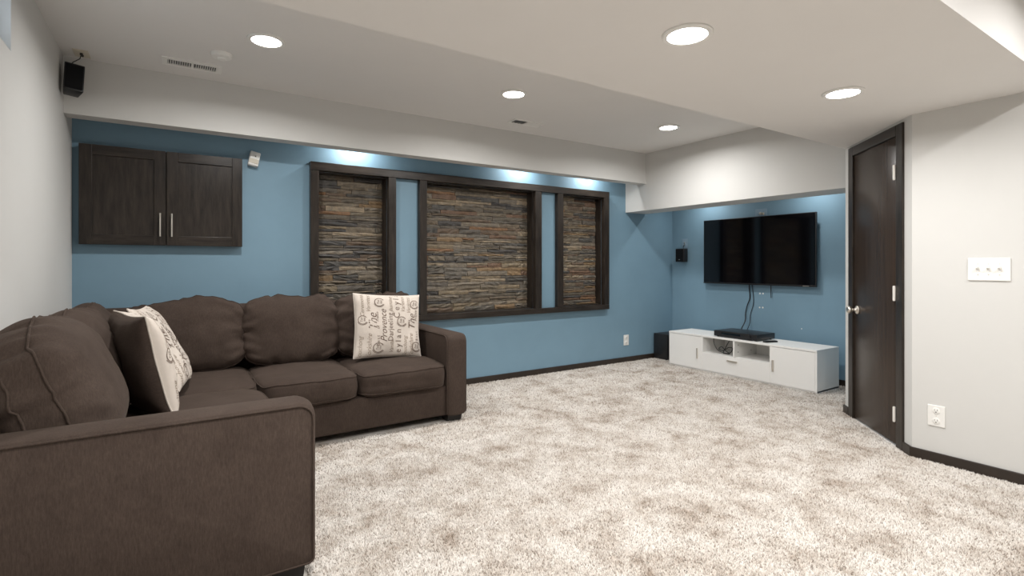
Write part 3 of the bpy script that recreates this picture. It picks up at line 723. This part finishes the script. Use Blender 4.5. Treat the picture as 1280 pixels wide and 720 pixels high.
def pillow(name, mtx, size, thick, label, seed, brown_back, scale_print=1.0):
    t = thing(name, (0, 0, 0), label, 'pillow', 'printed cream throw pillows'); t.matrix_world = mtx
    hw, hh = size[0] / 2, size[1] / 2
    def F(a, b, s=1, off=0.0):
        k = max(0, (1 - a * a)) ** .5 * max(0, (1 - b * b)) ** .5
        pr = k ** .75
        x = a * hw * (1 - .055 * (1 - b * b) * a * a); y = b * hh * (1 - .055 * (1 - a * a) * b * b)
        wr = noise.noise(Vector((a * 2.2 + seed, b * 2.2, seed * 1.3))) * .010 + noise.noise(Vector((a * 5 + seed, b * 5, 2))) * .004
        z = s * thick / 2 * pr + wr * min(1, 3 * k) + noise.noise(Vector((a * 1.6, b * 1.6, seed * 2.2))) * .012
        return Vector((x, y, z + off))
    N = 30; sm = [math.sin((2 * i / N - 1) * math.pi / 2) for i in range(N + 1)]
    for s, nm, mt in ((1, 'front_panel', 'cream'), (-1, 'back_panel', 'sofa' if brown_back else 'cream')):
        m = MB(); g = [[m.bm.verts.new(F(a, b, s)) for b in sm] for a in sm]
        for i in range(N):
            for j in range(N):
                q = (g[i][j], g[i + 1][j], g[i + 1][j + 1], g[i][j + 1]); m.bm.faces.new(q if s > 0 else q[::-1])
        o = m.build(nm, mt, t, smooth='all', local=True)
        if s > 0: fp = o
        else: tag(o, 'plain dark brown back' if brown_back else 'plain cream back')
    L = [(q, -1) for q in sm[:-1]] + [(1, q) for q in sm[:-1]] + [(-q, 1) for q in sm[:-1]] + [(-1, -q) for q in sm[:-1]]
    MB().tube([F(a, b, 0) for a, b in L], .0042, 6, closed=True).build('edge_seam', 'cream', t, smooth='all', local=True)
    OFF = .0012
    def clampF(a, b): return F(max(-.985, min(.985, a)), max(-.985, min(.985, b)), 1, OFF)
    def put(V, Fc, tx, sh, a0, b0, sz):
        vs, fs = word(tx, sh); o = len(V); ok = []
        for v in vs:
            a, b = a0 - v.y * sz, b0 + v.x * sz
            V.append(clampF(a, b)); ok.append(abs(a) < .98 and abs(b) < .98)
        for f in fs:
            if all(ok[i] for i in f): Fc.append([o + i for i in f])
    def ink_obj(nm, V, Fc, mt):
        if not Fc: return None
        me = bpy.data.meshes.new(nm); me.from_pydata(V, [], Fc); me.materials.append(M[mt])
        ob = bpy.data.objects.new(nm, me); C.objects.link(ob); ob.parent = fp
        return ob
    FV, FF = [], []
    for (tx, sh, a0, b0, sz, rot, ik) in LAY:
        if ik:
            V, Fc = [], []; put(V, Fc, tx, sh, a0, b0, sz * 1.28); ink_obj('printed_word', V, Fc, 'print')
        else: put(FV, FF, tx, sh, a0, b0, sz * 1.3)
    o = ink_obj('faded_words', FV, FF, 'print2'); o['kind'] = 'stuff'
    for (a0, b0, r) in EMB:
        V, Fc = [], []
        for (r0, r1, n0, n1) in ((r * .84, r, 3, 33), (r * 1.06, r * 1.17, 20, 33)):
            for k in range(n0, n1):
                q = []
                for (rr, kk) in ((r0, k), (r1, k), (r1, k + .85), (r0, k + .85)):
                    an = 2 * math.pi * kk / 36; q.append((a0 + rr * math.cos(an), b0 + rr * math.sin(an)))
                if all(abs(x) < .97 and abs(y) < .97 for x, y in q):
                    o = len(V); V += [F(x, y, 1, OFF) for x, y in q]; Fc.append([o, o + 1, o + 2, o + 3])
        put(V, Fc, 'Tea', .2, a0 - .03, b0, .10); put(V, Fc, '1860', 0, a0 + .055, b0, .07)
        ink_obj('printed_emblem', V, Fc, 'print')
    return t
def pose(center, normal, up):
    n = Vector(normal).normalized(); u = Vector(up); u = (u - n * u.dot(n)).normalized(); x = u.cross(n)
    m = Matrix((x, u, n)).transposed().to_4x4(); m.translation = Vector(center); return m
pillow('throw_pillow', pose((1.385, 3.86, .705), (-.05, -1, .25), (.055, 0, 1)), (.52, .49), .15, 'cream throw pillow printed with brown words, upright beside the far sofa arm', 1, False)
pillow('throw_pillow', pose((-.116, 3.02, .710), (1, .30, .26), (0, .0, 1)), (.48, .49), .20, 'printed cream throw pillow showing its brown back, leaning nearer the sofa\'s front arm', 2, True)
pillow('throw_pillow', pose((-.050, 3.53, .715), (1, -.12, .53), (0, .04, 1)), (.48, .50), .14, 'printed cream throw pillow leaning behind the brown-backed one at the sofa corner', 3, True)

# ------------------------------------------------------------------ carpet pile: individual yarn tips, beyond counting
def carpet_pile():
    rng = np.random.default_rng(5)
    def zone(n, x0, x1, y0, y1): return np.stack([rng.uniform(x0, x1, n), rng.uniform(y0, y1, n)], 1)
    P = np.concatenate([zone(330000, -.3, 3.79, .45, 3.0), zone(90000, .4, 5.39, 2.9, 4.45), zone(45000, 3.79, 5.39, 1.3, 3.0)])
    ok = np.ones(len(P), bool)
    ok &= ~((P[:, 0] < .43) & (P[:, 1] > 2.05)); ok &= ~((P[:, 0] < 1.84) & (P[:, 1] > 3.5))
    ok &= (P[:, 1] < YP1) | (P[:, 1] > YS2) | (P[:, 0] - P[:, 1] < (X2 - YP1) - .03); ok &= ~((P[:, 0] > 4.44) & (P[:, 1] < YS2 + .02)); ok &= ~((P[:, 0] > X2 - .02) & (P[:, 1] < YP1))
    ok &= ~((P[:, 0] > CX0 + .02) & (P[:, 0] < CX1) & (P[:, 1] > CY0) & (P[:, 1] < CY1))
    P = P[ok]; n = len(P)
    d = np.hypot(P[:, 0], P[:, 1])
    h = rng.uniform(.006, .014, n); wd = rng.uniform(.0028, .0042, n) * np.clip(d / 2.8, 1, 2.0)
    ang = rng.uniform(0, 2 * np.pi, n); la = rng.uniform(0, 2 * np.pi, n); ln = rng.uniform(.001, .009, n)
    z = np.zeros(n)
    dx, dy = np.cos(ang) * wd, np.sin(ang) * wd; ex, ey = -np.sin(ang) * wd, np.cos(ang) * wd
    tx, ty = P[:, 0] + np.cos(la) * ln, P[:, 1] + np.sin(la) * ln
    a = np.stack([P[:, 0] - dx, P[:, 1] - dy, z], 1); b = np.stack([P[:, 0] + dx, P[:, 1] + dy, z], 1)
    c = np.stack([P[:, 0] + ex * 1.2, P[:, 1] + ey * 1.2, z], 1); t = np.stack([tx, ty, h], 1)
    V = np.stack([a, b, c, t], 1).reshape(-1, 3)
    base = np.arange(n)[:, None] * 4
    Fi = np.concatenate([base + np.array([[0, 1, 3]]), base + np.array([[1, 2, 3]]), base + np.array([[2, 0, 3]])], 1).reshape(-1).astype(np.int32)
    me = bpy.data.meshes.new('carpet_pile')
    me.vertices.add(len(V)); me.vertices.foreach_set('co', V.reshape(-1).astype(np.float32))
    nf = len(Fi) // 3
    me.loops.add(len(Fi)); me.loops.foreach_set('vertex_index', Fi)
    me.polygons.add(nf); me.polygons.foreach_set('loop_start', np.arange(0, len(Fi), 3, dtype=np.int32))
    me.update(calc_edges=True)
    at = me.attributes.new('tint', 'FLOAT', 'POINT'); at.data.foreach_set('value', np.repeat(rng.uniform(0, 1, n), 4).astype(np.float32))
    me.materials.append(M['tuft'])
    o = bpy.data.objects.new('carpet_pile', me); C.objects.link(o); o.parent = floor; o['kind'] = 'stuff'
    o['label'] = 'short beige and brown twisted carpet pile'
carpet_pile()
